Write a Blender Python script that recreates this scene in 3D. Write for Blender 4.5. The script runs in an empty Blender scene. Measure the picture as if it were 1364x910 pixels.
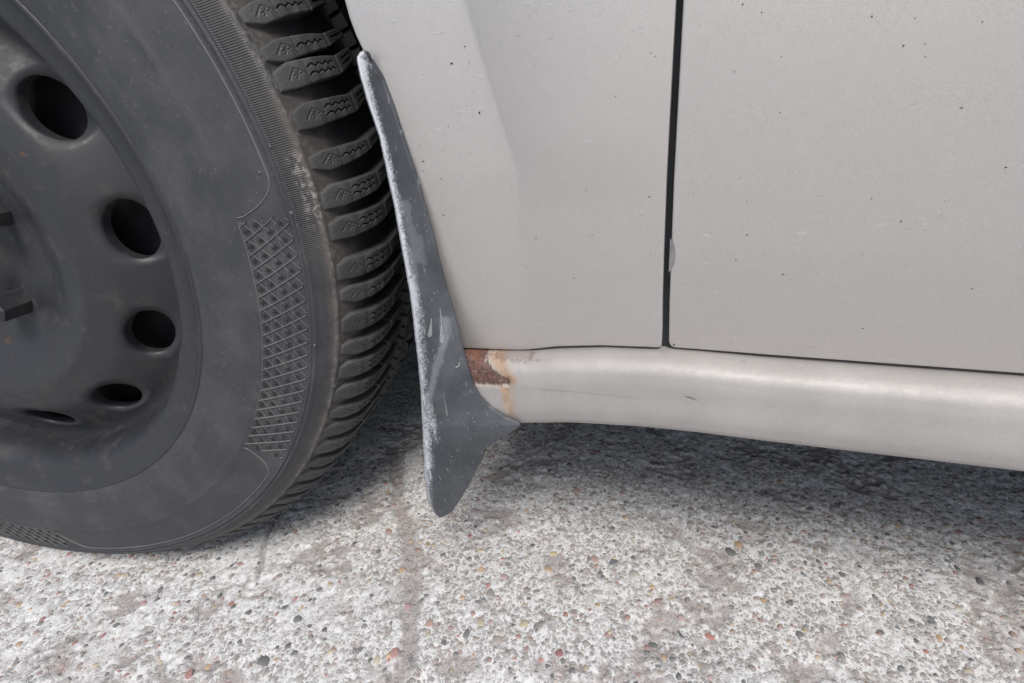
import bpy, math, random
import numpy as np
from mathutils import Matrix
rnd = random.Random(7); nr = np.random.default_rng(11)
S = bpy.context.scene; COL = S.collection
# ------------------------------------------------------------------ camera
cam = bpy.data.cameras.new('camera'); cam_o = bpy.data.objects.new('camera', cam); COL.objects.link(cam_o); S.camera = cam_o
yaw, pitch, roll = -.3406, .4571, .0942
cy, sy, cp, sp, cr, sr = math.cos(yaw), math.sin(yaw), math.cos(pitch), math.sin(pitch), math.cos(roll), math.sin(roll)
fw = np.array([sy*cp, cy*cp, -sp]); r0 = np.array([cy, -sy, 0.]); d0 = np.cross(fw, r0)
right = cr*r0+sr*d0; down = -sr*r0+cr*d0
m = np.eye(4); m[:3, 0] = right; m[:3, 1] = -down; m[:3, 2] = -fw; m[:3, 3] = (0, -.2468, .3596)
cam_o.matrix_world = Matrix(m.tolist())
cam.sensor_width = 36; cam.lens = 684/1364*36; cam.clip_start = .01; cam.clip_end = 3000
# ------------------------------------------------------------------ light
SUN_EL, SUN_AZ = 54, 158           # azimuth clockwise from +Y: behind the photographer
w = bpy.data.worlds.new('World'); S.world = w; w.use_nodes = True
wn = w.node_tree.nodes; sky = wn.new('ShaderNodeTexSky'); sky.sky_type = 'NISHITA'; sky.sun_disc = False
sky.sun_elevation = math.radians(SUN_EL); sky.sun_rotation = math.radians(SUN_AZ)
sky.air_density = 1.0; sky.dust_density = 2.4
w.node_tree.links.new(sky.outputs[0], wn['Background'].inputs[0]); wn['Background'].inputs[1].default_value = .12
sl = bpy.data.lights.new('sun', 'SUN'); so = bpy.data.objects.new('sun', sl); COL.objects.link(so)
sl.energy = 2.5; sl.angle = math.radians(20); sl.color = (1, .965, .925)
so.rotation_euler = (math.radians(90-SUN_EL), 0, math.radians(180-SUN_AZ)); so.location = (0, -2, 3)
S.view_settings.view_transform = 'Standard'; S.view_settings.look = 'None'; S.view_settings.exposure = 0.25; S.view_settings.gamma = 1
S.render.engine = 'CYCLES'

# ------------------------------------------------------------------ helpers
def mesh(name, V, F, mat, parent=None, smooth=True, col=None, attrs=None, uv=None, link=True):
    me = bpy.data.meshes.new(name)
    V = np.asarray(V, np.float32).reshape(-1, 3)
    if isinstance(F, np.ndarray):
        n, k = F.shape
        me.vertices.add(len(V)); me.vertices.foreach_set('co', V.ravel())
        me.loops.add(n*k); me.loops.foreach_set('vertex_index', F.astype(np.int32).ravel())
        me.polygons.add(n); me.polygons.foreach_set('loop_start', np.arange(0, n*k, k, dtype=np.int32))
        me.update(calc_edges=True)
    else:
        me.from_pydata(V.tolist(), [], F); me.update()
    if smooth: me.polygons.foreach_set('use_smooth', [True]*len(me.polygons))
    if col is not None:
        a = me.color_attributes.new('col', 'FLOAT_COLOR', 'POINT')
        a.data.foreach_set('color', np.c_[col, np.ones(len(col))].astype(np.float32).ravel())
    for k, v in (attrs or {}).items():
        a = me.attributes.new(k, 'FLOAT', 'POINT'); a.data.foreach_set('value', np.asarray(v, np.float32))
    if uv is not None:
        l = me.uv_layers.new(name='UVMap'); li = np.empty(len(me.loops), np.int32); me.loops.foreach_get('vertex_index', li)
        l.data.foreach_set('uv', np.asarray(uv, np.float32)[li].ravel())
    me.materials.append(mat)
    if not link: return me
    o = bpy.data.objects.new(name, me); COL.objects.link(o)
    if parent is not None: o.parent = parent
    return o
def grid_faces(nu, nv, wrap=False, off=0, flip=False):
    i, j = np.meshgrid(np.arange(nu if wrap else nu-1), np.arange(nv-1), indexing='ij')
    i2 = (i+1) % nu
    f = np.stack([i*nv+j, i2*nv+j, i2*nv+j+1, i*nv+j+1], -1).reshape(-1, 4)+off
    return f[:, ::-1] if flip else f
def lathe(prof, n, cx=0, close=False, a0=0, a1=360):
    """profile of (lat, radius) spun about the axle (local Y)"""
    p = np.array(prof); full = (a1-a0) == 360
    a = np.radians(np.linspace(a0, a1, n, endpoint=not full))
    V = np.stack([np.cos(a)[:, None]*p[:, 1], np.zeros_like(a)[:, None]+p[:, 0], np.sin(a)[:, None]*p[:, 1]], -1).reshape(-1, 3)
    return V, grid_faces(n, len(p), full)
def spline(pts, n):
    P = np.array(pts, float); t = np.r_[0, np.cumsum(np.linalg.norm(np.diff(P, axis=0), axis=1))]
    mM = np.gradient(P, t, axis=0); u = np.linspace(0, t[-1], n); k = np.clip(np.searchsorted(t, u)-1, 0, len(t)-2)
    h = (t[k+1]-t[k])[:, None]; s = (u[:, None]-t[k][:, None])/h
    return (2*s**3-3*s**2+1)*P[k]+(s**3-2*s**2+s)*h*mM[k]+(-2*s**3+3*s**2)*P[k+1]+(s**3-s**2)*h*mM[k+1]
def hsh(ix, iy, seed):
    h = (ix.astype(np.int64)*374761393+iy.astype(np.int64)*668265263+seed*1442695041) & 0xffffffff
    h = ((h ^ (h >> 13))*1274126177) & 0xffffffff; h = h ^ (h >> 16)
    return (h & 0xffff)/65535.
def vnoise(x, y, sc, seed=0):
    x = np.asarray(x, float)*sc+1000; y = np.asarray(y, float)*sc+1000
    ix, iy = np.floor(x), np.floor(y); fx, fy = x-ix, y-iy
    fx = fx*fx*(3-2*fx); fy = fy*fy*(3-2*fy)
    a, b = hsh(ix, iy, seed), hsh(ix+1, iy, seed); c, d = hsh(ix, iy+1, seed), hsh(ix+1, iy+1, seed)
    return (a*(1-fx)+b*fx)*(1-fy)+(c*(1-fx)+d*fx)*fy
def fbm(x, y, sc, oc=4, seed=0):
    r = 0; am = .5; tot = 0
    for k in range(oc): r = r+am*vnoise(x, y, sc*2**k, seed+k*17); tot += am; am *= .5
    return r/tot
def sstep(a, b, x):
    t = np.clip((x-a)/(b-a), 0, 1); return t*t*(3-2*t)
def seg(px, py, a, b):
    a = np.array(a); b = np.array(b); d = b-a
    t = np.clip(((px-a[0])*d[0]+(py-a[1])*d[1])/(d@d), 0, 1)
    return np.hypot(px-a[0]-t*d[0], py-a[1]-t*d[1])
def poly_d(px, py, P):
    """signed distance to a polygon, negative inside"""
    P = np.array(P, float); d = np.full(np.shape(px), 9.); ins = np.zeros(np.shape(px), bool)
    for a, b in zip(P, np.roll(P, -1, 0)):
        d = np.minimum(d, seg(px, py, a, b))
        c = ((a[1] > py) != (b[1] > py)); ins ^= c & (px < (b[0]-a[0])*(py-a[1])/(b[1]-a[1]+1e-12)+a[0])
    return np.where(ins, -d, d)

# ------------------------------------------------------------------ materials
class NT:
    def __init__(s, name):
        s.m = bpy.data.materials.new(name); s.m.use_nodes = True; s.t = s.m.node_tree; s.b = s.t.nodes['Principled BSDF']
    def n(s, ty, ins=None, **kw):
        x = s.t.nodes.new(ty)
        for k, v in kw.items(): setattr(x, k, v)
        for k, v in (ins or {}).items(): s.put(x.inputs[k], v)
        return x
    def put(s, sock, v):
        if isinstance(v, bpy.types.NodeSocket): s.t.links.new(v, sock)
        elif isinstance(v, tuple) and len(v) == 3 and sock.type == 'RGBA': sock.default_value = (*v, 1)
        else: sock.default_value = v
    def set(s, **kw):
        for k, v in kw.items(): s.put(s.b.inputs[k.replace('_', ' ')], v)
    def math(s, op, a, b=0., c=0.): return s.n('ShaderNodeMath', {0: a, 1: b, 2: c}, operation=op).outputs[0]
    def noise(s, vec, sc, det=4, rough=.55, col=False):
        x = s.n('ShaderNodeTexNoise', {'Scale': sc, 'Detail': det, 'Roughness': rough})
        if vec is not None: s.t.links.new(vec, x.inputs['Vector'])
        return x.outputs['Color' if col else 'Fac']
    def vor(s, vec, sc, feat='F1', rand=1.):
        x = s.n('ShaderNodeTexVoronoi', {'Scale': sc, 'Randomness': rand}, feature=feat)
        if vec is not None: s.t.links.new(vec, x.inputs['Vector'])
        return x
    def ramp(s, f, lo, hi, a=0., b=1.):
        return s.n('ShaderNodeMapRange', {'Value': f, 'From Min': lo, 'From Max': hi, 'To Min': a, 'To Max': b}, interpolation_type='SMOOTHSTEP').outputs[0]
    def mix(s, f, a, b, mode='MIX'):
        x = s.n('ShaderNodeMix', data_type='RGBA', blend_type=mode)
        s.put(x.inputs[0], f); s.put(x.inputs[6], a); s.put(x.inputs[7], b); return x.outputs[2]
    def cramp(s, f, stops):
        x = s.n('ShaderNodeValToRGB', {0: f}); e = x.color_ramp.elements
        while len(e) > 1: e.remove(e[0])
        e[0].position = stops[0][0]; e[0].color = (*stops[0][1], 1)
        for p, c in stops[1:]: k = e.new(p); k.color = (*c, 1)
        return x.outputs[0]
    def obj(s): return s.n('ShaderNodeTexCoord').outputs['Object']
    def scl(s, v, sc): return s.n('ShaderNodeVectorMath', {0: v, 1: sc}, operation='MULTIPLY').outputs[0]
    def attr(s, name, col=False): return s.n('ShaderNodeAttribute', attribute_name=name).outputs['Color' if col else 'Fac']
    def bump(s, h, dist, st=1., prev=None):
        x = s.n('ShaderNodeBump', {'Height': h, 'Distance': dist, 'Strength': st})
        if prev is not None: s.t.links.new(prev, x.inputs['Normal'])
        s.t.links.new(x.outputs[0], s.b.inputs['Normal']); return x.outputs[0]

def simple(name, col, rough, metal=0., nsc=300, var=.25, bump=.0003):
    t = NT(name); o = t.obj(); f = t.noise(o, nsc, 5)
    t.set(Base_Color=t.mix(t.ramp(f, .3, .7), tuple(c*(1-var) for c in col), tuple(c*(1+var) for c in col)), Roughness=rough, Metallic=metal)
    if bump: t.bump(f, bump)
    return t.m

def paint(name, rust=False):
    t = NT(name); o = t.obj()
    fl = t.noise(o, 1500, 2, .6)                                     # metallic flake
    gr = t.noise(o, 350, 4, .6); big = t.noise(o, 22, 4, .6)
    c = t.mix(t.ramp(fl, .3, .7), (.445, .423, .405), (.500, .476, .457))
    c = t.mix(t.math('MULTIPLY', t.ramp(big, .35, .75), .25), c, (.50, .475, .45))      # thin road film
    st = t.scl(o, (130., 130., 700.))
    d1 = t.noise(st, 1., 2, .5); d2 = t.noise(t.scl(o, (170., 170., 800.)), 1.13, 2, .5)
    pale = t.math('MULTIPLY', t.ramp(d1, .69, .79), .30); dark = t.math('MULTIPLY', t.ramp(d2, .70, .77), .45)
    spk = t.ramp(t.vor(o, 260).outputs['Distance'], .07, .11, 1, 0)
    pick = t.ramp(t.noise(o, 47, 3), .60, .66)
    c = t.mix(pale, c, (.66, .645, .63)); c = t.mix(dark, c, (.26, .245, .23))
    c = t.mix(t.math('MULTIPLY', t.math('MULTIPLY', spk, pick), .5), c, (.22, .20, .18))
    rough = t.ramp(gr, .2, .8, .44, .56)
    if rust: rough = t.math('ADD', rough, .18)
    metal = t.math('SUBTRACT', .42 if rust else .66, t.math('MULTIPLY', pale, .6)); h = fl
    t.set(Coat_Weight=.40, Coat_Roughness=.20)
    if rust:
        c = t.mix(t.math('MULTIPLY', t.ramp(big, .25, .7), .5), c, (.30, .285, .27)); c = t.mix(.22, c, (.24, .23, .22))        # patchy road film, then an evenly darker tone than the door
        ra = t.attr('rust'); ha = t.attr('halo')
        n1 = t.noise(o, 420, 6, .65); n2 = t.noise(o, 130, 4)
        rc = t.cramp(n1, [(.25, (.035, .022, .02)), (.42, (.085, .045, .036)), (.55, (.14, .078, .062)), (.68, (.20, .135, .115)), (.80, (.32, .26, .23))])
        rc = t.mix(t.math('MULTIPLY', t.ramp(n2, .42, .62), t.attr('orange')), rc, (.22, .085, .038))
        c = t.mix(t.math('MULTIPLY', ha, t.ramp(n1, .2, .7, .65, 1.)), c, t.mix(t.ramp(n2, .35, .65), (.26, .145, .08), (.37, .26, .165)))
        c = t.mix(t.attr('primer'), c, (.75, .72, .68))
        rc = t.mix(t.attr('crust'), rc, (.03, .022, .02))
        c = t.mix(ra, c, rc)
        metal = t.math('MULTIPLY', metal, t.math('SUBTRACT', 1, t.math('MAXIMUM', ra, ha)))
        rough = t.math('MAXIMUM', rough, t.math('MULTIPLY', t.math('MAXIMUM', ra, ha), .8))
        t.set(Coat_Weight=t.math('MULTIPLY', .06, t.math('SUBTRACT', 1, t.math('MAXIMUM', ra, ha))))
        nb = t.bump(t.math('MULTIPLY', ra, n1), .0016, .9)
    t.set(Base_Color=c, Roughness=rough, Metallic=metal)
    nb0 = t.bump(fl, .00004, .35) if not rust else None
    wv = t.noise(o, 60, 2); t.bump(wv, .0003, .12, nb if rust else nb0)
    return t.m
M_paint = paint('silver_paint'); M_sill = paint('sill_paint', True)

def rubber(name, col=(.034, .0355, .039), dust=(.066, .067, .069), k=.7, uv=False):
    t = NT(name); o = t.obj()
    f = t.noise(o, 40, 6, .65); g = t.noise(o, 500, 3, .6)
    c = t.mix(t.math('MULTIPLY', t.ramp(f, .38, .72), k), col, dust)
    c = t.mix(t.math('MULTIPLY', t.ramp(g, .58, .75), .35), c, (.15, .14, .13))
    t.set(Roughness=t.ramp(f, .3, .7, .52, .8), Specular_IOR_Level=.45)
    if uv:
        u = t.n('ShaderNodeUVMap').outputs[0]; s = t.n('ShaderNodeSeparateXYZ', {0: u})
        wave = t.math('SINE', t.math('MULTIPLY', s.outputs[0], 2*math.pi/.24))
        band = t.attr('rib'); scuff = t.attr('scuff')
        c = t.mix(t.math('MULTIPLY', band, t.ramp(wave, 0., .9, .0, .5)), c, (.11, .108, .105))
        sn = t.noise(o, 260, 6, .75)
        c = t.mix(t.math('MULTIPLY', scuff, t.ramp(sn, .47, .6)), c, (.30, .285, .265))
        c = t.mix(t.math('MULTIPLY', t.attr('brown'), t.ramp(f, .25, .6)), c, (.13, .105, .088))
        h = t.math('ADD', t.math('MULTIPLY', t.math('MULTIPLY', wave, band), 1.), t.math('MULTIPLY', g, .5))
        t.bump(h, .0003, .8)
    else: t.bump(g, .00025, .7)
    if not uv: c = t.mix(1., c, t.mix(t.n('ShaderNodeObjectInfo').outputs['Random'], (.82, .82, .82), (1.16, 1.15, 1.13)), 'MULTIPLY')
    t.set(Base_Color=c)
    return t.m
M_rub = rubber('tyre_rubber', uv=True); M_block = rubber('tread_rubber', (.042, .042, .0425), (.085, .084, .082), .75)
M_pat = rubber('sidewall_relief_lit', (.10, .101, .104), (.15, .15, .15), .6)  # ridges paler than the tyre: their lit edges put into the colour
M_black = simple('black_underside', (.012, .012, .014), .8, 0, 80, .4)
M_seal = simple('door_seal', (.012, .014, .02), .45, 0, 80, .3)
def steel():
    t = NT('black_steel'); o = t.obj(); f = t.noise(o, 55, 6, .7); g = t.noise(o, 600, 4, .6)
    c = t.mix(t.math('MULTIPLY', t.ramp(f, .52, .72), .7), (.022, .023, .026), (.060, .052, .046))      # brake dust
    c = t.mix(t.math('MULTIPLY', t.ramp(t.noise(o, 90, 6, .75), .63, .70), .8), c, (.11, .045, .02))     # rust specks
    t.set(Base_Color=c, Roughness=t.ramp(f, .3, .7, .38, .7), Specular_IOR_Level=.5); t.bump(g, .00015, .5); return t.m
M_rim = steel()

def flap_mat():
    t = NT('flap_plastic'); o = t.obj()
    f = t.noise(o, 35, 5, .6); g = t.noise(o, 1100, 3, .6); m_ = t.math('ADD', t.math('MULTIPLY', t.noise(t.scl(o, (1., 1., .4)), 160, 5, .7), .5), t.math('MULTIPLY', t.noise(o, 900, 3, .7), .5))
    c = t.mix(t.ramp(f, .35, .7), (.038, .042, .049), (.074, .079, .088))
    d = t.attr('dust')
    c = t.mix(t.math('MULTIPLY', t.ramp(t.math('ADD', d, t.math('MULTIPLY', t.math('SUBTRACT', m_, .5), 2.4)), .28, .95), .95), c, (.53, .55, .575))
    stn = t.attr('stain')
    c = t.mix(t.math('MULTIPLY', stn, t.ramp(m_, .3, .6, .25, .62)), c, (.21, .225, .25))
    spk = t.ramp(t.vor(o, 420).outputs['Distance'], .10, .16, 1, 0)
    c = t.mix(t.math('MULTIPLY', t.math('MULTIPLY', spk, t.ramp(t.noise(o, 130, 3), .48, .60)), .7), c, (.36, .37, .38))
    dash = t.ramp(t.noise(t.n('ShaderNodeMapping', {'Vector': o, 'Rotation': (0, .6, 0), 'Scale': (700., 200., 130.)}).outputs[0], 1., 2), .66, .74)
    c = t.mix(t.math('MULTIPLY', dash, .5), c, (.30, .31, .32))
    t.set(Base_Color=c, Roughness=t.ramp(f, .3, .7, .42, .58), Specular_IOR_Level=.5)
    t.bump(g, .0003, .45)
    return t.m
M_flap = flap_mat(); M_splash = simple('dried_splash', (.22, .225, .23), .7, 0, 500, .25, .0001)
M_primer = simple('bare_primer', (.20, .185, .19), .7, 0, 400, .2, .0001)
M_chip = simple('stone_chip', (.05, .045, .04), .8, 0, 400, .3, 0); M_scr = simple('pale_scratch', (.56, .55, .54), .5, .4, 400, .1, 0)

def concrete():
    t = NT('exposed_aggregate_concrete'); o0 = t.obj()
    wob = t.n('ShaderNodeVectorMath', {0: t.noise(o0, 190, 3, .6, True), 1: (.0022, .0022, 0.)}, operation='MULTIPLY').outputs[0]
    o = t.n('ShaderNodeVectorMath', {0: t.scl(o0, (1., 1., 0.)), 1: wob}, operation='ADD').outputs[0]
    worn = t.attr('worn'); pale = t.attr('pale')
    fine = t.noise(o0, 900, 5, .65); med = t.noise(o0, 90, 5, .6)
    c = t.mix(t.ramp(fine, .3, .7), (.53, .53, .52), (.74, .74, .725))                     # cement paste
    c = t.mix(worn, c, t.mix(t.ramp(fine, .3, .7), (.21, .175, .168), (.42, .37, .355)))     # paste eroded to sand
    stops = [(0, (.10, .10, .105)), (.18, (.25, .24, .225)), (.36, (.33, .305, .28)), (.52, (.40, .39, .37)), (.68, (.29, .235, .215)), (.80, (.37, .29, .27)), (.9, (.36, .35, .355)), (1, (.45, .43, .40))]
    h = t.math('MULTIPLY', fine, .25)
    for sc, r0_, r1_, keep in ((560, .30, .50, .25), (340, .30, .52, .25), (205, .26, .46, .42), (130, .2, .36, .62)):
        v = t.vor(o, sc, rand=.95); cs = t.n('ShaderNodeSeparateColor', {0: v.outputs['Color']})
        on = t.math('GREATER_THAN', cs.outputs[1], keep)
        rad = t.math('SUBTRACT', r1_, t.math('MULTIPLY', cs.outputs[2], r1_-r0_))
        mk = t.math('MULTIPLY', t.ramp(t.math('SUBTRACT', v.outputs['Distance'], rad), -.05, .05, 1, 0), on)
        sc_ = t.mix(t.math('MULTIPLY', t.ramp(fine, .3, .75), .35), t.mix(.22, t.cramp(cs.outputs[0], stops), (.48, .47, .455)), (.5, .49, .47))
        c = t.mix(t.math('MULTIPLY', mk, .86), c, sc_)
        ring = t.math('MULTIPLY', t.ramp(t.math('ABSOLUTE', t.math('SUBTRACT', v.outputs['Distance'], rad)), 0., .09, 1, 0), on)
        h = t.math('ADD', h, t.math('SUBTRACT', t.math('MULTIPLY', mk, .5), t.math('MULTIPLY', ring, .5)))
    c = t.mix(t.math('MULTIPLY', pale, t.ramp(fine, .25, .6, .5, 1.)), c, (.70, .70, .69))
    c = t.mix(t.math('MULTIPLY', t.ramp(med, .50, .75), .35), c, (.27, .26, .25))
    c = t.mix(t.attr('slot_tone'), c, (.045, .042, .04))
    t.set(Base_Color=c, Roughness=.85, Specular_IOR_Level=.3)
    t.bump(h, .0010, .65)
    return t.m
M_gnd = concrete()
def pebble_mat(name, objcol):
    t = NT(name); o = t.obj()
    f = t.noise(o, 700, 4, .6)
    c = t.n('ShaderNodeObjectInfo').outputs['Color'] if objcol else t.attr('col', True)
    c = t.mix(t.ramp(f, .3, .75, .08, .5), c, (.44, .43, .41)); t.set(Base_Color=c, Roughness=.6, Specular_IOR_Level=.4); t.bump(f, .0004, .5)
    return t.m
M_peb = pebble_mat('pebble_stone', True); M_pebs = pebble_mat('small_pebbles_stone', False)

# ------------------------------------------------------------------ ground
GX0, GX1, GY0, GY1, GS = -.66, .44, -.24, .44, .0014
gx = np.arange(GX0, GX1+GS/2, GS); gy = np.arange(GY0, GY1+GS/2, GS)
X, Y = np.meshgrid(gx, gy, indexing='ij')
GROOVE = [(-.300, .16), (-.2547, .0854), (-.2269, .0563), (-.2018, .0106), (-.1833, -.0276), (-.1705, -.0548), (-.1646, -.0749), (-.15, -.15), (-.14, -.26)]
def worn_fields(X, Y):
    wx_ = X+.012*(fbm(X, Y, 60, 3, 5)-.5); wy_ = Y+.012*(fbm(X, Y, 60, 3, 9)-.5)
    d = np.full(np.shape(X), 9.)
    for a, b in zip(GROOVE[:-1], GROOVE[1:]): d = np.minimum(d, seg(wx_, wy_, a, b))
    groove = 1-sstep(.003, .010, d)
    n = fbm(X, Y, 26, 5, 3)
    blot = sstep(.555, .63, n)
    for (x, y, r) in ((-.1325, -.0509, .018), (-.180, -.0757, .016), (-.0781, .0213, .012), (-.06, -.075, .02), (.02, .02, .03), (-.1467, .074, .018), (-.245, -.03, .015), (.05, .06, .02)):
        blot = np.maximum(blot, (1-sstep(.6, 1.15, np.hypot(wx_-x, (wy_-y)*1.2)/r))*.9*sstep(.3, .5, fbm(X, Y, 90, 3, 21)))
    pale = sstep(.50, .64, fbm(X, Y, 40, 4, 31))*sstep(-.12, -.30, X)*.8
    pale = np.maximum(pale, sstep(.57, .68, fbm(X, Y, 70, 4, 37))*.55)
    blot = blot*sstep(.28, .50, fbm(X, Y, 150, 4, 77))
    return np.clip(np.maximum(groove*.75, blot*.78), 0, 1), groove, pale*(1-groove)
def gheight(X, Y):
    wn_, gr, pl = worn_fields(X, Y)
    return -.0018*wn_-.0010*gr+.0022*(fbm(X, Y, 30, 3, 41)-.5)+.0018*(fbm(X, Y, 220, 3, 43)-.5)+.0008*pl
wnf, grf, plf = worn_fields(X, Y)
Z = gheight(X, Y)
# narrow sunken slot under the tyre, with a darker colour
edge = [(-.329, -.0269), (-.3497, .0014), (-.3604, .0219), (-.372, .06), (-.40, .12)]
sd = np.full(X.shape, 9.)
for a, b in zip(edge[:-1], edge[1:]): sd = np.minimum(sd, seg(X+.006*(fbm(X, Y, 90, 3, 71)-.5), Y, a, b))
slot = 1-sstep(.0008, .0032, sd); Z -= .0025*slot
slot_tone = slot*.4
ef = np.minimum.reduce([X-GX0, GX1-X, Y-GY0, GY1-Y]); Z *= sstep(0, .03, ef)
nx, ny = X.shape
V = np.c_[X.ravel(), Y.ravel(), Z.ravel()]; F = grid_faces(nx, ny)
base = len(V); B = 400.
# outer sheet to the horizon
xs = [-B, GX0, GX1, B]; ys = [-B, GY0, GY1, B]
ov = np.array([(x, y, 0.) for x in xs for y in ys]); of = np.array([(base+i*4+j, base+(i+1)*4+j, base+(i+1)*4+j+1, base+i*4+j+1) for i in range(3) for j in range(3) if not (i == 1 and j == 1)])
V = np.vstack([V, ov]); F = np.vstack([F, of]); z16 = np.zeros(16)
ground = mesh('ground', V, F, M_gnd, attrs={'worn': np.r_[wnf.ravel(), z16], 'pale': np.r_[plf.ravel(), z16], 'slot_tone': np.r_[slot_tone.ravel(), z16]})
ground['kind'] = 'structure'; ground['label'] = 'worn exposed aggregate concrete with pebbles and an eroded groove'

PAL = [((.30, .29, .27), 14), ((.22, .21, .20), 12), ((.38, .35, .31), 10), ((.10, .105, .11), 9), ((.055, .06, .07), 6), ((.30, .17, .14), 5), ((.36, .13, .11), 3),
       ((.42, .27, .13), 3), ((.45, .38, .26), 5), ((.27, .22, .19), 8), ((.44, .42, .40), 8), ((.34, .24, .23), 6)]
pal = np.array([p[0] for p in PAL]); pw = np.array([p[1] for p in PAL], float); pw /= pw.sum()
def dome(seg_=9, rings=3, seed=0):
    q = np.random.default_rng(seed); a = np.linspace(0, 2*math.pi, seg_, endpoint=False)
    rad = 1+.13*np.sin(2*a+q.uniform(0, 6))+.12*np.sin(3*a+q.uniform(0, 6))+q.uniform(-.09, .09, seg_)
    V = [(0, 0, 1)]
    for e in np.linspace(0, 1, rings+1)[1:]:
        rr = math.sin(e*1.75)/1. if e < 1 else 1.; zz = math.cos(e*1.75)
        for k in range(seg_): V.append((rad[k]*rr*math.cos(a[k]), rad[k]*rr*math.sin(a[k]), max(zz, -.35)*(1+q.uniform(-.12, .12))))
    F = [(0, 1+k, 1+(k+1) % seg_) for k in range(seg_)]
    for r in range(rings-1):
        o = 1+r*seg_
        for k in range(seg_): F.append((o+k, o+seg_+k, o+seg_+(k+1) % seg_, o+(k+1) % seg_))
    return np.array(V, float), F
domes = [mesh('pebble', *dome(10, 4, s), M_peb, link=False) for s in range(14)]
def put_pebble(x, y, r, col, el=None):
    o = bpy.data.objects.new('pebble', rnd.choice(domes)); COL.objects.link(o); o.parent = ground
    z = float(gheight(np.array([x]), np.array([y]))[0])
    el = el or rnd.uniform(.62, 1.)
    o.location = (x, y, z-r*.04); o.scale = (r, r*el, r*rnd.uniform(.2, .34)); o.rotation_euler = (rnd.uniform(-.2, .2), rnd.uniform(-.2, .2), rnd.uniform(0, 6.3))
    c = np.clip(np.array(col)*rnd.uniform(.85, 1.15), 0, 1); o.color = (*c, 1)
FIX = [(.0364, .0103, .0046, (.50, .14, .09)), (-.0014, -.0053, .0052, (.05, .06, .065)), (-.0952, -.0125, .0052, (.50, .40, .22)), (-.0838, -.0115, .0056, (.16, .16, .15)),
       (-.1802, -.0573, .0048, (.38, .14, .12)), (-.1898, -.0642, .0046, (.50, .42, .26)), (-.2622, -.0173, .0034, (.45, .27, .08)), (-.2721, -.086, .0062, (.07, .085, .09)),
       (-.0873, .0561, .0045, (.46, .36, .10)), (-.0378, .058, .0050, (.06, .08, .10)), (-.0641, -.0282, .0046, (.36, .08, .09)), (.0551, .0895, .0050, (.05, .055, .06)), (.0751, .0788, .0048, (.06, .08, .10)),
       (-.19, -.02, .0048, (.36, .16, .16)), (-.165, -.03, .0045, (.42, .22, .17)), (-.15, .045, .0042, (.42, .26, .1)), (-.2, .04, .0034, (.42, .24, .07)), (-.02, .05, .0056, (.34, .33, .28)),
       (-.11, -.03, .005, (.36, .3, .27)), (0., .03, .0046, (.33, .14, .11)), (.03, -.03, .0042, (.45, .12, .1))]
for x, y, r, c in FIX: put_pebble(x, y, r*.82, tuple(.8*q+.2*np.mean(c) for q in c))
taken = [(f[0], f[1]) for f in FIX]; k = 0
while k < 270:
    x, y = rnd.uniform(-.47, .24), rnd.uniform(-.15, .17)
    if y < -.11+abs(x+.1)*0 and rnd.random() < .3: continue
    if any((x-a)**2+(y-b)**2 < .010**2 for a, b in taken): continue
    taken.append((x, y)); k += 1
    put_pebble(x, y, .0021+.0022*rnd.random()**2.2, pal[nr.choice(len(pal), p=pw)])
# the many small ones: one mesh
NS = 11000
sx = nr.uniform(GX0+.03, GX1-.03, NS); syy = nr.uniform(GY0+.03, GY1-.03, NS); sz = gheight(sx, syy)
rr = .0009+.0021*nr.random(NS)**1.7; ang = nr.uniform(0, 6.28, NS); el = nr.uniform(.55, 1, NS); hh = nr.uniform(.16, .34, NS)
sv, sf = [], []; tri = None; vs = []; cols = []; fs4 = []
bases = [dome(7, 2, 100+s) for s in range(10)]
bt = []
for Vb, Fb in bases:
    T = []
    for f_ in Fb: T += [f_] if len(f_) == 3 else [(f_[0], f_[1], f_[2]), (f_[0], f_[2], f_[3])]
    bt.append(np.array(T))
off = 0
for i in range(NS):
    Vb = bases[i % 10][0]; c_, s_ = math.cos(ang[i]), math.sin(ang[i]); p = Vb*np.array([rr[i], rr[i]*el[i], rr[i]*hh[i]])
    vs.append(np.c_[p[:, 0]*c_-p[:, 1]*s_+sx[i], p[:, 0]*s_+p[:, 1]*c_+syy[i], p[:, 2]+sz[i]]); fs4.append(bt[i % 10]+off); off += len(Vb)
    cols.append(np.repeat((pal[nr.choice(len(pal), p=pw)]*nr.uniform(.8, 1.2))[None], len(Vb), 0))
sp_ = mesh('small_pebbles', np.vstack(vs), np.vstack(fs4), M_pebs, ground, col=np.clip(np.vstack(cols), 0, 1)); sp_['kind'] = 'stuff'

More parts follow.
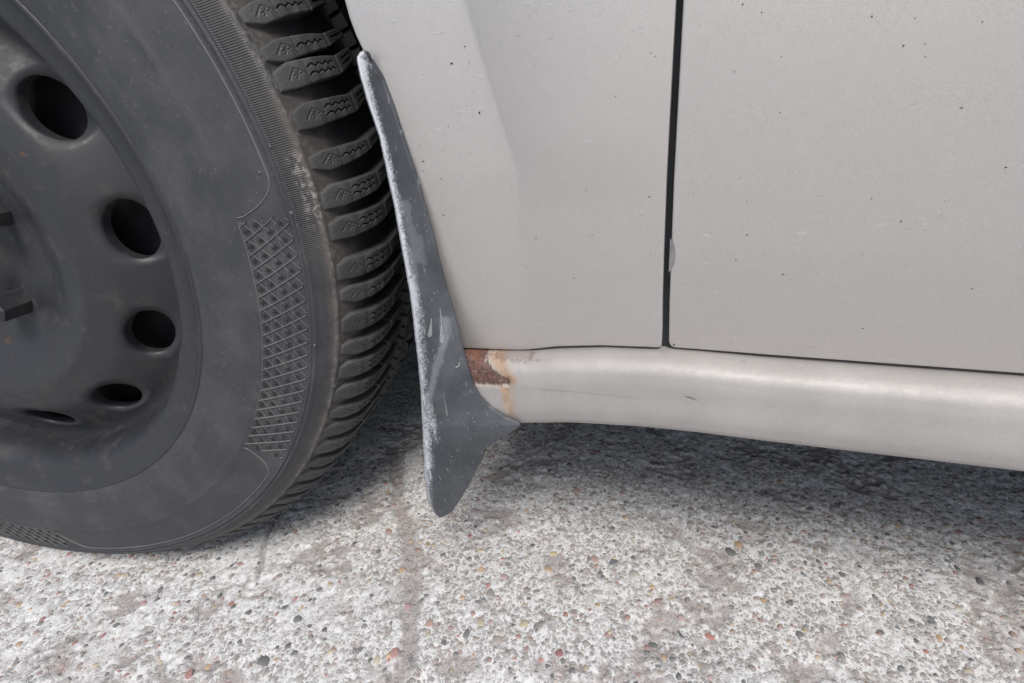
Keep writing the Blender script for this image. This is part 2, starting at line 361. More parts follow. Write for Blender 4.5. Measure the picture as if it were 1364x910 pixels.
# ------------------------------------------------------------------ the car
car = bpy.data.objects.new('car', None); COL.objects.link(car); car.location = (0, 0, 0)
car['label'] = 'dusty silver car with a rusty sill, black winter tyre and grey mud flap'; car['category'] = 'car'
WX, WY, WZ, STEER = -.4661, -.0577, .30, .1647
def ybase(z): return .15*np.maximum(0, .42-z)**2
FL = np.array([(.2200, -.0835), (.2358, -.0828), (.28, -.0785), (.3226, -.0767), (.3657, -.0871), (.3951, -.0940), (.5, -.13), (.8, -.3)])  # crease line along the edge of a reflection, put into the shape
A2 = np.array([(.20, -.088), (.2847, -.1012), (.3203, -.1129), (.3459, -.1249), (.3652, -.1373), (.38, -.150), (.6, -.4)])
def yfender(x, z):
    xl = np.interp(z, FL[:, 0], FL[:, 1]); d = xl-x; s = .0034
    soft = np.where(d > 6*s, d, s*np.log1p(np.exp(np.clip(d/s, -40, 40))))
    y = ybase(z)-.13*np.minimum(soft, .35)*np.exp(-np.maximum(soft-.08, 0)*2.5)
    xa = np.interp(z, A2[:, 0], A2[:, 1]); d2 = xa-x; s2 = .004
    u_ = np.clip((x-xl)/np.maximum(-.0066-xl, .01), 0, 1); y = y-.0024*np.sin(np.pi*u_**.75)*(.4*sstep(.225, .30, z)+.6*sstep(.300, .340, z))*(1-sstep(.45, .7, z))  # added hump: a dark reflection on the fender imitated by shape
    y = y+.05*np.minimum(s2*np.log1p(np.exp(np.clip(d2/s2, -40, 40))), .12)
    return y
def panel_edges(P, nu, nv, r=.0012, depth=.014):
    """rounds and folds the border of a surface grid P (nu,nv,3) inward (+y)"""
    loop = [(i, 0) for i in range(nu)]+[(nu-1, j) for j in range(1, nv)]+[(i, nv-1) for i in range(nu-2, -1, -1)]+[(0, j) for j in range(nv-2, 0, -1)]
    L = np.array([P[i, j] for i, j in loop]); n = len(L)
    t = np.roll(L, -1, 0)-np.roll(L, 1, 0); nrm = np.stack([t[:, 2], 0*t[:, 0], -t[:, 0]], -1); nrm /= np.linalg.norm(nrm, axis=1)[:, None]+1e-12
    cen = P.reshape(-1, 3).mean(0); flip = np.sign(((L-cen)*nrm).sum(1).sum()); nrm *= flip
    V = [P.reshape(-1, 3)]; F = []; idx = np.array([i*nv+j for i, j in loop]); off = nu*nv
    for a in (30, 60, 90, None):
        q = L+nrm*r*(math.sin(math.radians(a)) if a else 1)+np.array([0, r*(1-math.cos(math.radians(a))) if a else 0, 0])+(0 if a else np.array([0, 1, 0])*np.broadcast_to(depth(loop) if callable(depth) else depth, (n,))[:, None])
        V.append(q); new = np.arange(off, off+n); F.append(np.stack([idx, new, np.roll(new, -1), np.roll(idx, -1)], -1)); idx = new; off += n
    return np.vstack(V), np.vstack([grid_faces(nu, nv)]+F)
# --- fender: a ruled sheet from the wheel arch out to the door gap and the bonnet line
ss = np.r_[np.linspace(0, .9, 110), np.linspace(.9, 1, 34)[1:]]
INN = [(-.1390, .2190), (-.1360, .2500), (-.1345, .3000), (-.1350, .3400), (-.1395, .3650), (-.1439, .3812), (-.146, .3872), (-.1475, .3938), (-.1484, .4011), (-.1515, .425), (-.160, .46), (-.176, .50), (-.21, .545), (-.28, .60), (-.37, .632), (-.466, .64), (-.58, .625), (-.68, .58), (-.76, .50), (-.80, .40), (-.81, .30), (-.81, .24)]
OUT = [(-.0058, .2292), (-.0058, .2400), (-.0064, .2574), (-.0068, .2850), (-.0071, .3166), (-.0070, .3400), (-.0068, .3700), (-.0067, .3848), (-.0066, .4100), (-.0062, .45), (-.006, .50), (-.006, .58), (-.006, .68), (-.006, .80), (-.12, .80), (-.30, .80), (-.466, .80), (-.66, .80), (-.85, .78), (-1.05, .70), (-1.10, .45), (-1.10, .24)]
tt = np.r_[np.linspace(0, .5, 150), np.linspace(.5, 1, 120)[1:]]
def resample(P, t, n):
    P = np.array(P); k = np.linspace(0, 1, n); return np.c_[np.interp(t, k, P[:, 0]), np.interp(t, k, P[:, 1])]
Pi, Po = resample(INN, tt, len(INN)), resample(OUT, tt, len(OUT))
FB = np.array([(-.139, .2225), (-.1224, .2231), (-.105, .2228), (-.0863, .2226), (-.0803, .223), (-.0637, .2262), (-.0381, .229), (-.0141, .2298), (-.0058, .2298)])
Po = Po-np.array([.0007, 0])*(Po[:, :1] > -.05)
G = Pi[None]+(Po-Pi)[None]*ss[:, None, None]                # (s,t,2)
x0 = G[:, 0, 0]; fb = np.interp(x0, FB[:, 0], FB[:, 1])+.0006; dcor = np.clip(.0032-(-.0058-x0), 0, .0032); fb = fb+.0032-np.sqrt(.0032**2-dcor**2)
dz = fb-G[:, 0, 1]; decay = np.exp(-np.maximum(G[:, :, 1]-.225, 0)/.018)
G[:, :, 1] += dz[:, None]*decay*(G[:, :, 0] > -.3)
P = np.stack([G[:, :, 0], yfender(G[:, :, 0], G[:, :, 1]), G[:, :, 1]], -1)
V, F = panel_edges(P, len(ss), len(tt), .0006)
fender = mesh('fender', V, F, M_paint, car)
# --- door
zz = np.r_[np.linspace(0, .02, 24), np.linspace(.02, .2, 100)[1:], np.linspace(.2, .58, 30)[1:]]; xx = np.r_[np.linspace(0, .02, 24), np.linspace(.02, .3, 80)[1:], np.linspace(.3, 1.15, 30)[1:]]
DG = np.array([(.22, -.0024), (.2337, -.0026), (.2575, -.0033), (.3165, -.0042), (.3845, -.0042), (.9, -.003)])
XX, ZZ = np.meshgrid(xx, zz, indexing='ij')
zb = np.interp(XX, [-.003, 0, .0216, .0455, .4, 1.2], [.2295, .2293, .2289, .2283, .222, .21])
dcor = np.clip(.0030-XX, 0, .0030); zb = zb+.0036-np.sqrt(.0030**2-dcor**2)
ZD = zb+(.80-zb)*ZZ/.58; XD = XX+.0007+np.interp(ZD, DG[:, 0], DG[:, 1])
def ydoor(x, z): return ybase(z)-.0006+.045*np.clip(.004*np.log1p(np.exp(np.clip((.281-z)/.004, -30, 30))), 0, .2)
PD = np.stack([XD, ydoor(XD, ZD), ZD], -1)
V, F = panel_edges(PD, len(xx), len(zz), .0006)
door = mesh('door', V, F, M_paint, car)
# --- sill with rust
zt = lambda x: np.interp(x, [-.2, -.1178, -.0966, -.0773, -.0613, -.0367, -.005, .0121, .0441, .4, 1.2], [.2222, .2221, .2216, .2220, .2246, .2272, .2280, .2276, .2262, .2200, .2075])
zbt = lambda x: np.interp(x, [-.2, -.12, -.0876, -.0549, -.0162, .0156, .0503, .4, 1.2], [.168, .170, .1755, .1802, .1825, .1827, .1817, .176, .165])
xs = np.r_[np.linspace(-.122, -.08, 120), np.linspace(-.08, .3, 150)[1:], np.linspace(.3, 1.15, 20)[1:]]
prof = spline([(.030, 0), (.012, 0), (.005, -.0001), (.0005, -.0006), (-.0045, -.0024), (-.0078, -.0062), (-.0092, -.0115), (-.0098, -.022), (-.0094, -.038), (-.0074, -.0445), (-.0030, -.0485), (.003, -.050), (.02, -.0505), (.06, -.050)], 130)
prof = np.c_[prof[:, 0], np.clip(-prof[:, 1]/.05, 0, 1), np.where(prof[:, 1] > 0, prof[:, 1], 0)]
ZT, ZB = zt(xs)[:, None], zbt(xs)[:, None]
PS = np.stack([xs[:, None]+0*prof[None, :, 0], prof[None, :, 0]+0*ZT, ZT*(1-prof[None, :, 1])+ZB*prof[None, :, 1]+prof[None, :, 2]], -1)
px, pz = PS[:, :, 0], PS[:, :, 2]
pq = pz-PS[:, :, 1]; ncoarse = fbm(px, pq, 300, 4, 3)-.5; nfine = fbm(px, pq, 900, 3, 8)-.5
RUST = [(-.135, .2310), (-.1157, .2306), (-.1049, .2296), (-.1046, .2214), (-.100, .2173), (-.0945, .2130), (-.0885, .2109), (-.0878, .2078), (-.0913, .2056), (-.0961, .2070), (-.1033, .2064), (-.135, .2060)]
dr = poly_d(px+.0022*ncoarse, pz+.0022*nfine, RUST)
vis = (PS[:, :, 1] < .006)
rust = sstep(.0007, -.0007, dr)*vis
patch = lambda x, z, a, b, n: np.exp(-((px-x)/a)**2-((pz-z)/b)**2)*n
rust = np.maximum(rust, sstep(.45, .7, patch(-.0775, .2215, .003, .0011, 1)+.6*nfine)*vis*.6)                # second spot on the top lip
rust = np.maximum(rust, sstep(.52, .62, patch(-.090, .2215, .018, .0020, .9)+1.1*nfine)*vis*.35)
primer = .6*sstep(.45, .7, patch(-.1005, .2226, .004, .0012, 1)+.9*nfine)*vis; primer = np.maximum(primer, .45*sstep(.5, .75, patch(-.1035, .2195, .0012, .0012, 1)+.7*nfine))
primer = np.maximum(primer, sstep(.5, .7, patch(-.0912, .2068, .003, .0013, 1)+.7*nfine)*.6)
hd = np.minimum(seg(px, pz, (-.1035, .2255), (-.0955, .2200)), seg(px, pz, (-.0955, .2200), (-.0872, .2110)))
halo = (1-sstep(.0012, .0060, hd+.0025*ncoarse))*.95
st = seg(px, pz, (-.0912, .2060), (-.0892, .1885)); halo = np.maximum(halo, (1-sstep(.0012, .0046, st+.0016*ncoarse))*(.7+.3*sstep(.183, .2055, pz)))
st = seg(px, pz, (-.086, .2085), (-.0865, .186)); halo = np.maximum(halo, (1-sstep(.0002, .0035, st+.0012*ncoarse))*.4)
halo = np.maximum(halo, (1-sstep(.0, .003, dr))*.45)*vis
orange = np.clip(patch(-.1125, .2175, .005, .009, .8)+patch(-.113, .2255, .006, .003, .5), 0, 1)
crust = (1-sstep(.0002, .0007, np.abs(dr+.0002)))*sstep(.2115, .2095, pz)*.9
rust *= (1-primer); off = -.0006*sstep(.0003, -.0010, dr)*vis+rust*.0007*ncoarse-.0005*np.exp(-(dr/.0009)**2)*vis
PS[:, :, 1] -= off*1.2
dsc = np.full(px.shape, 9.)
for a, b in zip([(-.0832, .2070), (-.0527, .2073), (-.02, .2055)], [(-.0527, .2073), (-.02, .2055), (.01, .204)]): dsc = np.minimum(dsc, seg(px, pz, a, b))
sill = mesh('sill', PS.reshape(-1, 3), grid_faces(*px.shape), M_sill, car, attrs={'rust': rust.ravel(), 'halo': halo.ravel(), 'primer': primer.ravel(), 'orange': orange.ravel(), 'crust': crust.ravel()})
sill['label'] = 'silver sill under the door, rusted through at its end beside the mud flap'
# --- marks on the paint
def ribbon(paths, yf, w_, lift=.00018):
    V, F = [], []
    for P_ in paths:
        P_ = spline([(a, b, 0) for a, b in P_], max(6, 3*len(P_)))[:, :2] if len(P_) > 2 else np.linspace(P_[0], P_[1], 8)
        d = np.gradient(P_, axis=0); d /= np.linalg.norm(d, axis=1)[:, None]; n = np.c_[-d[:, 1], d[:, 0]]; o = len(V); k_ = len(P_)
        wv = w_*(.25+.75*np.sin(np.linspace(.15, 3.0, k_)))*np.array([rnd.uniform(.6, 1.2) for _ in range(k_)])
        for s_ in (-1, 1):
            q = P_+n*(wv*s_)[:, None]
            for a, b in q: V.append((a, float(yf(np.array(a), np.array(b)))-lift, b))
        F += [(o+i, o+i+1, o+k_+i+1, o+k_+i) for i in range(k_-1)]
    return V, F
def dots(pts, yf, lift=.00020):
    V, F = [], []
    for x, z, r in pts:
        o = len(V); n = 9
        for i in range(n):
            a = 6.2832*i/n; q = r*rnd.uniform(.6, 1.25); xx_, zz_ = x+q*math.cos(a), z+q*.8*math.sin(a)
            V.append((xx_, float(yf(np.array(xx_), np.array(zz_)))-lift, zz_))
        F.append(tuple(range(o, o+n)))
    return V, F
chips = [(-.1174, .3035, .0005), (-.1032, .3717, .0006), (-.0964, .3779, .0004), (-.0926, .3505, .0006), (-.0145, .3094, .0005), (-.1155, .3219, .0004), (-.1236, .3307, .0005), (-.0511, .2686, .0004), (-.0700, .2900, .0004)]
chips += [(rnd.uniform(-.125, -.012), rnd.uniform(.235, .385), rnd.uniform(.00015, .0003)) for _ in range(34)]
o = mesh('stone_chips', *dots(chips, yfender), M_chip, fender, smooth=False); o['kind'] = 'stuff'
o = mesh('stone_chips', *dots([(rnd.uniform(.004, .12), rnd.uniform(.24, .385), rnd.uniform(.0002, .0004)) for _ in range(26)]+[(.0003, .2312, .0007)], ydoor), M_chip, door, smooth=False); o['kind'] = 'stuff'
scr = [[(-.096, .3671), (-.0872, .3642)], [(-.1091, .3257), (-.1055, .321), (-.1019, .3162)], [(-.124, .3354), (-.120, .330), (-.1162, .3256)], [(-.0888, .3007), (-.0863, .2976)], [(-.085, .2755), (-.066, .268)],
       [(-.105, .352), (-.101, .3515)], [(-.110, .384), (-.104, .3845)], [(-.13, .39), (-.125, .391)], [(-.098, .30), (-.0965, .2965)], [(-.066, .372), (-.0625, .371), (-.06, .3718)], [(-.112, .3405), (-.1105, .338)]]
for _ in range(18):
    x_, z_ = rnd.uniform(-.128, -.015), rnd.uniform(.235, .39); l_ = rnd.uniform(.0006, .0022); a_ = rnd.gauss(0, .35)
    scr.append([(x_, z_), (x_+l_*math.cos(a_), z_+l_*math.sin(a_))])
o = mesh('scratches', *ribbon(scr, yfender, .00018), M_scr, fender, smooth=False); o['kind'] = 'stuff'
scr = [[(x_, z_), (x_+l_*math.cos(a_), z_+l_*math.sin(a_))] for x_, z_, l_, a_ in [(rnd.uniform(.003, .13), rnd.uniform(.24, .39), rnd.uniform(.0006, .002), rnd.gauss(0, .6)) for _ in range(20)]]+[[(.034, .3105), (.0365, .3125)]]
o = mesh('scratches', *ribbon(scr, ydoor, .00018), M_scr, door, smooth=False); o['kind'] = 'stuff'
ysill = lambda x, z: -.00985+0*x
o = mesh('scratches', *ribbon([[(.0007, .2119), (.0119, .2094), (.0248, .2049)], [(.006, .211), (.013, .209)]], ysill, .00016, .0003), M_scr, sill, smooth=False); o['kind'] = 'stuff'
o = mesh('dark_scratch', *ribbon([[(-.0832, .2068), (-.0527, .2073), (-.012, .2066)]], ysill, .00009, .00028), M_primer, sill, smooth=False)
# bare edge on the door
V, F = dots([], ydoor); cp_ = [(-.0042, .2900), (-.0030, .2885), (-.0019, .2850), (-.0013, .2805), (-.0019, .2765), (-.0030, .2738), (-.0040, .2726)]
V = [(x_-.0002, float(ydoor(np.array(x_), np.array(z_)))-.0004, z_) for x_, z_ in cp_]
mesh('paint_chip', V, [tuple(range(len(V)))], M_primer, door, smooth=False)
# --- dark structure behind the panels
def box(name, x0_, x1_, y0_, y1_, z0_, z1_, mat, parent):
    V = [(x, y, z) for x in (x0_, x1_) for y in (y0_, y1_) for z in (z0_, z1_)]
    return mesh(name, V, [(0, 1, 3, 2), (4, 6, 7, 5), (0, 4, 5, 1), (2, 3, 7, 6), (0, 2, 6, 4), (1, 5, 7, 3)], mat, parent, False)
box('door_pillar', -.06, .06, .0105, .045, .2283, .78, M_seal, car)
box('floor_pan', -.10, 2.90, .060, 1.66, .158, .30, M_black, car)
box('body_shell', -.095, 2.90, .050, 1.66, .32, .795, M_black, car)
box('rear_side', 1.158, 2.90, .004, .046, .215, .80, M_paint, car)
box('far_shade_skirt', -.84, 2.90, 1.602, 1.655, .10, .157, M_black, car)  # unseen skirt, added to stop daylight getting in under the car
box('bonnet', -1.10, -.097, .010, 1.66, .700, .797, M_paint, car)
box('engine_tray', -1.08, -.84, .010, 1.66, .20, .69, M_black, car)
box('engine_bay', -.838, -.102, .30, 1.60, .105, .69, M_black, car)  # bottom lowered so the gap behind the tyre stays dark
a = np.radians(np.linspace(-17, 197, 80)); LV = []
for yv in (.004, .06, .298):
    for q in a: LV.append((WX+.336*math.cos(q), yv, .30+.336*math.sin(q)))
mesh('wheel_arch_liner', np.array(LV), grid_faces(3, 80), M_black, car)

# --- mud flap

# rows run from the tip (0) to the foot (1): outer edge and body-side edge, (row, x, z)
FLP_L = np.array([(70.5, -0.1393, -0.0145, 0.3792), (72.5, -0.1414, -0.0150, 0.3788), (77, -0.1427, -0.0162, 0.3775), (83, -0.1422, -0.0175, 0.3757), (103, -0.1416, -0.0190, 0.3696), (139, -0.1404, -0.0190, 0.3585), (182, -0.1377, -0.0190, 0.3445), (234.5, -0.1372, -0.0190, 0.3267), (280.6, -0.1366, -0.0190, 0.3100), (330, -0.1369, -0.0190, 0.2911), (391, -0.1369, -0.0190, 0.2659), (439, -0.1383, -0.0190, 0.2444), (490, -0.1401, -0.0190, 0.2199), (537.6, -0.1427, -0.0190, 0.1951), (593, -0.1474, -0.0190, 0.1633), (640.4, -0.1513, -0.0190, 0.1337), (668, -0.1532, -0.0179, 0.1142), (676, -0.1531, -0.0169, 0.1079), (684.5, -0.1515, -0.0154, 0.1009), (689, -0.1479, -0.0145, 0.0976)])
FLP_R = np.array([(70.5, -0.1393, -0.0145, 0.3792), (73, -0.1384, -0.0135, 0.3783), (79.6, -0.1391, -0.0108, 0.3765), (106, -0.1365, -0.0075, 0.3682), (142, -0.1337, -0.0075, 0.3565), (188, -0.1309, -0.0075, 0.3409), (231, -0.1278, -0.0075, 0.3257), (277, -0.1253, -0.0075, 0.3086), (320, -0.1232, -0.0075, 0.2917), (340, -0.1228, -0.0075, 0.2836), (383.5, -0.1204, -0.0075, 0.2652), (423, -0.1176, -0.0075, 0.2476), (458.6, -0.1153, -0.0096, 0.2321), (486, -0.1124, -0.0117, 0.2201), (512, -0.1101, -0.0125, 0.2078), (530, -0.1065, -0.0125, 0.1989), (545.5, -0.1001, -0.0125, 0.1914), (559, -0.0914, -0.0125, 0.1853), (565.3, -0.0842, -0.0125, 0.1829), (566.5, -0.0828, -0.0125, 0.1824), (577, -0.0904, -0.0125, 0.1757), (589, -0.1008, -0.0125, 0.1675), (599, -0.1082, -0.0125, 0.1607), (616.7, -0.1124, -0.0125, 0.1495), (640, -0.1206, -0.0125, 0.1338), (660, -0.1286, -0.0127, 0.1196), (682, -0.1381, -0.0139, 0.1040), (686.5, -0.1430, -0.0143, 0.1002), (689, -0.1479, -0.0145, 0.0976)])
rows = np.r_[71+13*np.linspace(.02, 1, 20)**2, np.linspace(84, 540, 160)[1:], np.linspace(540, 610, 60)[1:], np.linspace(610, 676, 40)[1:], 689-13*np.linspace(1, .02, 20)[1:]**2]
nl = 44; vv = (1-np.cos(np.linspace(0, math.pi, nl)))/2
FP = np.zeros((nl, len(rows), 3)); dust = np.zeros((nl, len(rows))); kv = np.linspace(0, 1, nl)
for j, t in enumerate(rows):
    xl_, yl_, zl_ = (np.interp(t, FLP_L[:, 0], FLP_L[:, k_]) for k_ in (1, 2, 3)); xr_, yr_, zr_ = (np.interp(t, FLP_R[:, 0], FLP_R[:, k_]) for k_ in (1, 2, 3))
    ins = min(.0008, .15*abs(xr_-xl_)); xl_ += ins; xr_ -= ins
    wd = math.hypot(xr_-xl_, yr_-yl_); k_ = min(.42, .0040/max(wd, 1e-4))
    roll_ = .0014*min(1, wd/.016)*np.clip(1-vv/max(k_*.8, .05), 0, 1)**2.2
    bulge = -.0017*np.sin(np.pi*np.clip(vv, 0, 1)**.7)*min(1, wd/.02)
    FP[:, j, 0] = xl_+(xr_-xl_)*vv; FP[:, j, 2] = zl_+(zr_-zl_)*vv; FP[:, j, 1] = yl_+(yr_-yl_)*vv+roll_+bulge
    dust[:, j] = np.clip(1-vv/(.40+.35*np.clip((260-t)/190, 0, 1)-.12*np.clip((t-400)/120, 0, 1)), 0, 1)**.8*(1.15-.30*np.clip((t-380)/120, 0, 1))+.7*np.clip((110-t)/38, 0, 1)
V, F = panel_edges(FP, nl, len(rows), .0013, lambda lp: np.array([(.0085 if 100 < rows[j] < 660 else .0030) if i < nl*.6 else (.0016 if rows[j] < 570 else .0045) for i, j in lp]))
nb_ = len(V)-nl*len(rows)
loopn = nb_//4
def flap_at(px_, py_):
    """a point of the flap's face from (row, fraction across)"""
    j = np.interp(py_, rows, np.arange(len(rows))); v = np.interp(np.clip(px_, .02, .98), vv, np.arange(nl))
    a_, b_ = int(v), min(int(v)+1, nl-1); c_, d_ = int(j), min(int(j)+1, len(rows)-1); fv, fj = v-a_, j-c_
    return (FP[a_, c_]*(1-fv)+FP[b_, c_]*fv)*(1-fj)+(FP[a_, d_]*(1-fv)+FP[b_, d_]*fv)*fj
def stainf(P_, w_):
    Q = [flap_at(*q) for q in P_]; d = np.full(len(V), 9.)
    for a, b in zip(Q[:-1], Q[1:]): d = np.minimum(d, seg(V[:, 0]+.0015*(fbm(V[:, 0], V[:, 2], 300, 3, 2)-.5), V[:, 2], a[[0, 2]], b[[0, 2]]))
    return 1-sstep(w_*.65, w_*1.05, d)
stain = np.maximum.reduce([stainf([(.78, 425), (.72, 450), (.48, 480), (.24, 515), (.08, 545)], .0022), stainf([(.42, 270), (.46, 320), (.52, 345)], .0018)*.55, stainf([(.62, 315), (.66, 350)], .0013)*.5,
                           stainf([(.30, 340), (.22, 400)], .002)*.6, stainf([(.86, 425), (.84, 445)], .0016)*.6])
edge_dust = np.r_[dust.ravel(), np.tile(np.where(np.r_[np.arange(nl), np.full(len(rows)-1, nl), np.arange(nl-2, -1, -1), np.zeros(len(rows)-2)] < nl*.5, .45, .0), 4)]
flap = mesh('mud_flap', V, F, M_flap, car, attrs={'dust': edge_dust, 'stain': stain})
flap['label'] = 'dusty dark grey plastic mud flap behind the front wheel'
# dried splashes on it: small raised drops with tails
def splash(Q, w0, w1):
    Q = np.array(Q, float); k_ = np.linspace(0, 1, len(Q)); u_ = np.linspace(0, 1, 14)
    P_ = np.array([flap_at(np.interp(q, k_, Q[:, 0]), np.interp(q, k_, Q[:, 1])) for q in u_])
    for _ in range(2): P_[1:-1] = (P_[:-2]+2*P_[1:-1]+P_[2:])/4
    t = np.gradient(P_, axis=0); t /= np.linalg.norm(t, axis=1)[:, None]; nrm = np.array([.45, -.89, 0.]); n = np.cross(t, nrm); wv = w0+(w1-w0)*u_**2; wv[-1] *= .3; wv[-2] *= .8; wv[0] *= .4
    V = [P_[i_]+n[i_]*q*wv[i_]+nrm*(.0001+.0005*(1-q*q)) for i_ in range(14) for q in (-1, -.5, 0, .5, 1)]
    mesh('dried_splash', V, grid_faces(14, 5), M_splash, flap)
splash([(.50, 422), (.45, 434), (.38, 447)], .0004, .0016)
splash([(.76, 408), (.71, 430), (.67, 444), (.65, 456)], .0003, .0021)
splash([(.44, 470), (.38, 477)], .0002, .0004)
splash([(.91, 482), (.88, 487), (.80, 489)], .0004, .0006)
splash([(.03, 530), (.05, 545), (.09, 555), (.14, 556), (.18, 546), (.20, 534)], .0004, .0007)
splash([(.06, 541), (.09, 546), (.13, 542)], .0003, .0005)
splash([(.18, 366), (.10, 369)], .0003, .0006); splash([(.52, 288), (.54, 290)], .0003, .0004)
splash([(.45, 520), (.4, 545), (.36, 552)], .0002, .0004)

# --- wheel
wheel = bpy.data.objects.new('wheel', None); COL.objects.link(wheel); wheel.parent = car; wheel.location = (WX, WY, WZ); wheel.rotation_euler = (0, 0, STEER)
body = spline([(.004, .190), (-.0030, .196), (-.0062, .205), (-.0075, .220), (-.0073, .238)], 24)
for c_ in (.2085, .2275): body[:, 0] -= .0006*np.exp(-((body[:, 1]-c_)/.0011)**2)
body = body.tolist()
body += [(-.0066, .2390), (-.0058, .2425), (-.0046, .2470), (-.0034, .2525), (-.0022, .2580), (-.0012, .2630), (-.0006, .2650), (-.0014, .2656), (-.0014, .2668), (-.0003, .2672), (-.0004, .2682), (-.0014, .2686), (-.0012, .2694), (.0006, .2702)]
body += [(.0022, .2722), (.0045, .2748), (.0066, .2770), (.0080, .2784), (.0078, .2792), (.0098, .2800), (.0130, .2806), (.018, .2830), (.026, .2866), (.038, .2892), (.056, .2905), (.078, .2912), (.1, .2915), (.14, .2905), (.165, .2870), (.18, .278), (.189, .25), (.186, .21), (.18, .19)]
body = np.array(body); V, F = lathe(body, 540)
aa = np.linspace(0, 360, 540, endpoint=False); aa = np.where(aa > 180, aa-360, aa)
A_ = np.repeat(aa, len(body)); Rr_ = np.tile(body[:, 1], 540); Lt = np.tile(body[:, 0], 540)
face = Lt < .015
ribm = sstep(.2690, .2700, Rr_)*(1-sstep(.2765, .2775, Rr_))*face*sstep(-7., -1., A_)*(1-.75*sstep(-.5, .5, 0*A_)*0)
scuff = sstep(.2725, .276, Rr_)*(1-sstep(.2795, .2802, Rr_))*face*np.clip(sstep(-1, 1.5, A_)*(1-sstep(7.2, 8.5, A_))+.35*sstep(-4, -1, A_)*(1-sstep(2, 4, A_)), 0, 1)
scuff = np.maximum(scuff, .35*sstep(.2775, .279, Rr_)*(1-sstep(.281, .283, Rr_))*face)
brown = sstep(.2745, .2765, Rr_)*(Lt < .03)*.4
V[:, 1] += np.where(face & (Rr_ > .269) & (Rr_ < .281), .0006*(fbm(A_, Rr_, 3., 3, 4)-.5), 0)
tyre = mesh('tyre', V, F[:, ::-1], M_rub, wheel, attrs={'rib': ribm, 'scuff': scuff, 'brown': brown}, uv=np.c_[A_, Rr_])
# raised lattice and little stars on the sidewall
def lat_at(r): return np.interp(r, body[:44, 1], body[:44, 0])
def sw(r, a, lift): a = np.radians(a); return np.stack([r*np.cos(a), lat_at(r)-lift, r*np.sin(a)], -1)
RV, RF = [], []; ro = 0
def ridge(r0_, a0_, r1_, a1_, wd, lift, n=7):
    global ro
    r = np.linspace(r0_, r1_, n); a = np.linspace(a0_, a1_, n)
    dx = np.array([(r1_-r0_), math.radians(a1_-a0_)*(r0_+r1_)/2]); dx /= np.linalg.norm(dx); nr_, na_ = -dx[1]*wd, math.degrees(dx[0]*wd/((r0_+r1_)/2))
    for q, l in ((-1, -.0004), (-.45, lift), (.45, lift), (1, -.0004)): RV.append(sw(r+nr_*q, a+na_*q, l))
    i, j = np.meshgrid(np.arange(3), np.arange(n-1), indexing='ij'); RF.append(np.stack([i*n+j, (i+1)*n+j, (i+1)*n+j+1, i*n+j+1], -1).reshape(-1, 4)+ro); ro += 4*n
plates = [(2.2, 60), (266, 322), (140, 200)]
def inplate(a): a = a % 360; return any(p-.6 < a < q+.6 for p, q in plates)
def clipr(r0_, a0_, r1_, a1_, *k):
    n = 14; rs = np.linspace(r0_, r1_, n+1); as_ = np.linspace(a0_, a1_, n+1); run = None
    for i in range(n):
        ok = not inplate((as_[i]+as_[i+1])/2)
        if ok and run is None: run = i
        if (not ok or i == n-1) and run is not None:
            e = i if not ok else i+1
            if e > run: ridge(rs[run], as_[run], rs[e], as_[e], *k)
            run = None
for k_ in range(180):
    a0_ = k_*2.0-8.95
    clipr(.2392, a0_, .2648, a0_+3.75, .00050, .0008)
    clipr(.2392, a0_+.6, .2648, a0_+.6-6.6, .00030, .0004)
for r_ in (.2388,):
    for k_ in range(60): clipr(r_, k_*6, r_, k_*6+6, .0004, .0005)
for r_ in (.2445, .2505, .2568):
    for k_ in range(60): clipr(r_, k_*6, r_, k_*6+6, .0002, .00022)
pat = mesh('sidewall_lattice', np.vstack(RV), np.vstack(RF), M_pat, wheel); pat['kind'] = 'stuff'
RV, RF = [], []; ro = 0
for k_ in range(180):
    for r_, sh in ((.2414, -7.72), (.2474, -6.98), (.2536, -6.05), (.2598, -5.2)):
        a_ = k_*2.0+sh
        if inplate(a_): continue
        for q in range(3):
            th = q*math.pi/3+.25; dr_, da_ = .0018*math.cos(th), math.degrees(.0018*math.sin(th)/r_)
            ridge(r_-dr_, a_-da_, r_+dr_, a_+da_, .00026, .00055, 2)
M_star = rubber('star_rubber', (.016, .016, .017), (.03, .03, .03), .4)
o = mesh('sidewall_stars', np.vstack(RV), np.vstack(RF), M_star, wheel); o['kind'] = 'stuff'
# smooth nameless panel with a rounded raised border
RV, RF = [], []; ro = 0
for p, q in plates:
    a = np.linspace(p, q, 90); top = .2622-.020*np.clip(1-np.minimum(a-p, q-a)/4.5, 0, 1)**2.4
    for i in range(89): ridge(top[i], a[i], top[i+1], a[i+1], .00045, .0006, 2)
    for e in (p, q): ridge(.2392, e, .2424, e, .00045, .0006, 3)
o = mesh('panel_border', np.vstack(RV), np.vstack(RF), M_pat, wheel); o['kind'] = 'stuff'
def nub(r_, a_, s_):
    V, F = dome(8, 2, 5); p = sw(np.array([r_]), np.array([a_]), 0)[0]; W_ = np.c_[V[:, 0]*s_+p[0], p[1]-V[:, 2]*s_*.9, V[:, 1]*s_+p[2]]
    mesh('mould_nub', W_, F, M_pat, wheel)
for r_, a_, s_ in ((.2675, 1.9, .0012), (.2586, 6.9, .0008), (.2690, -15.4, .0009), (.2695, 9.2, .0008)): nub(r_, a_, s_)

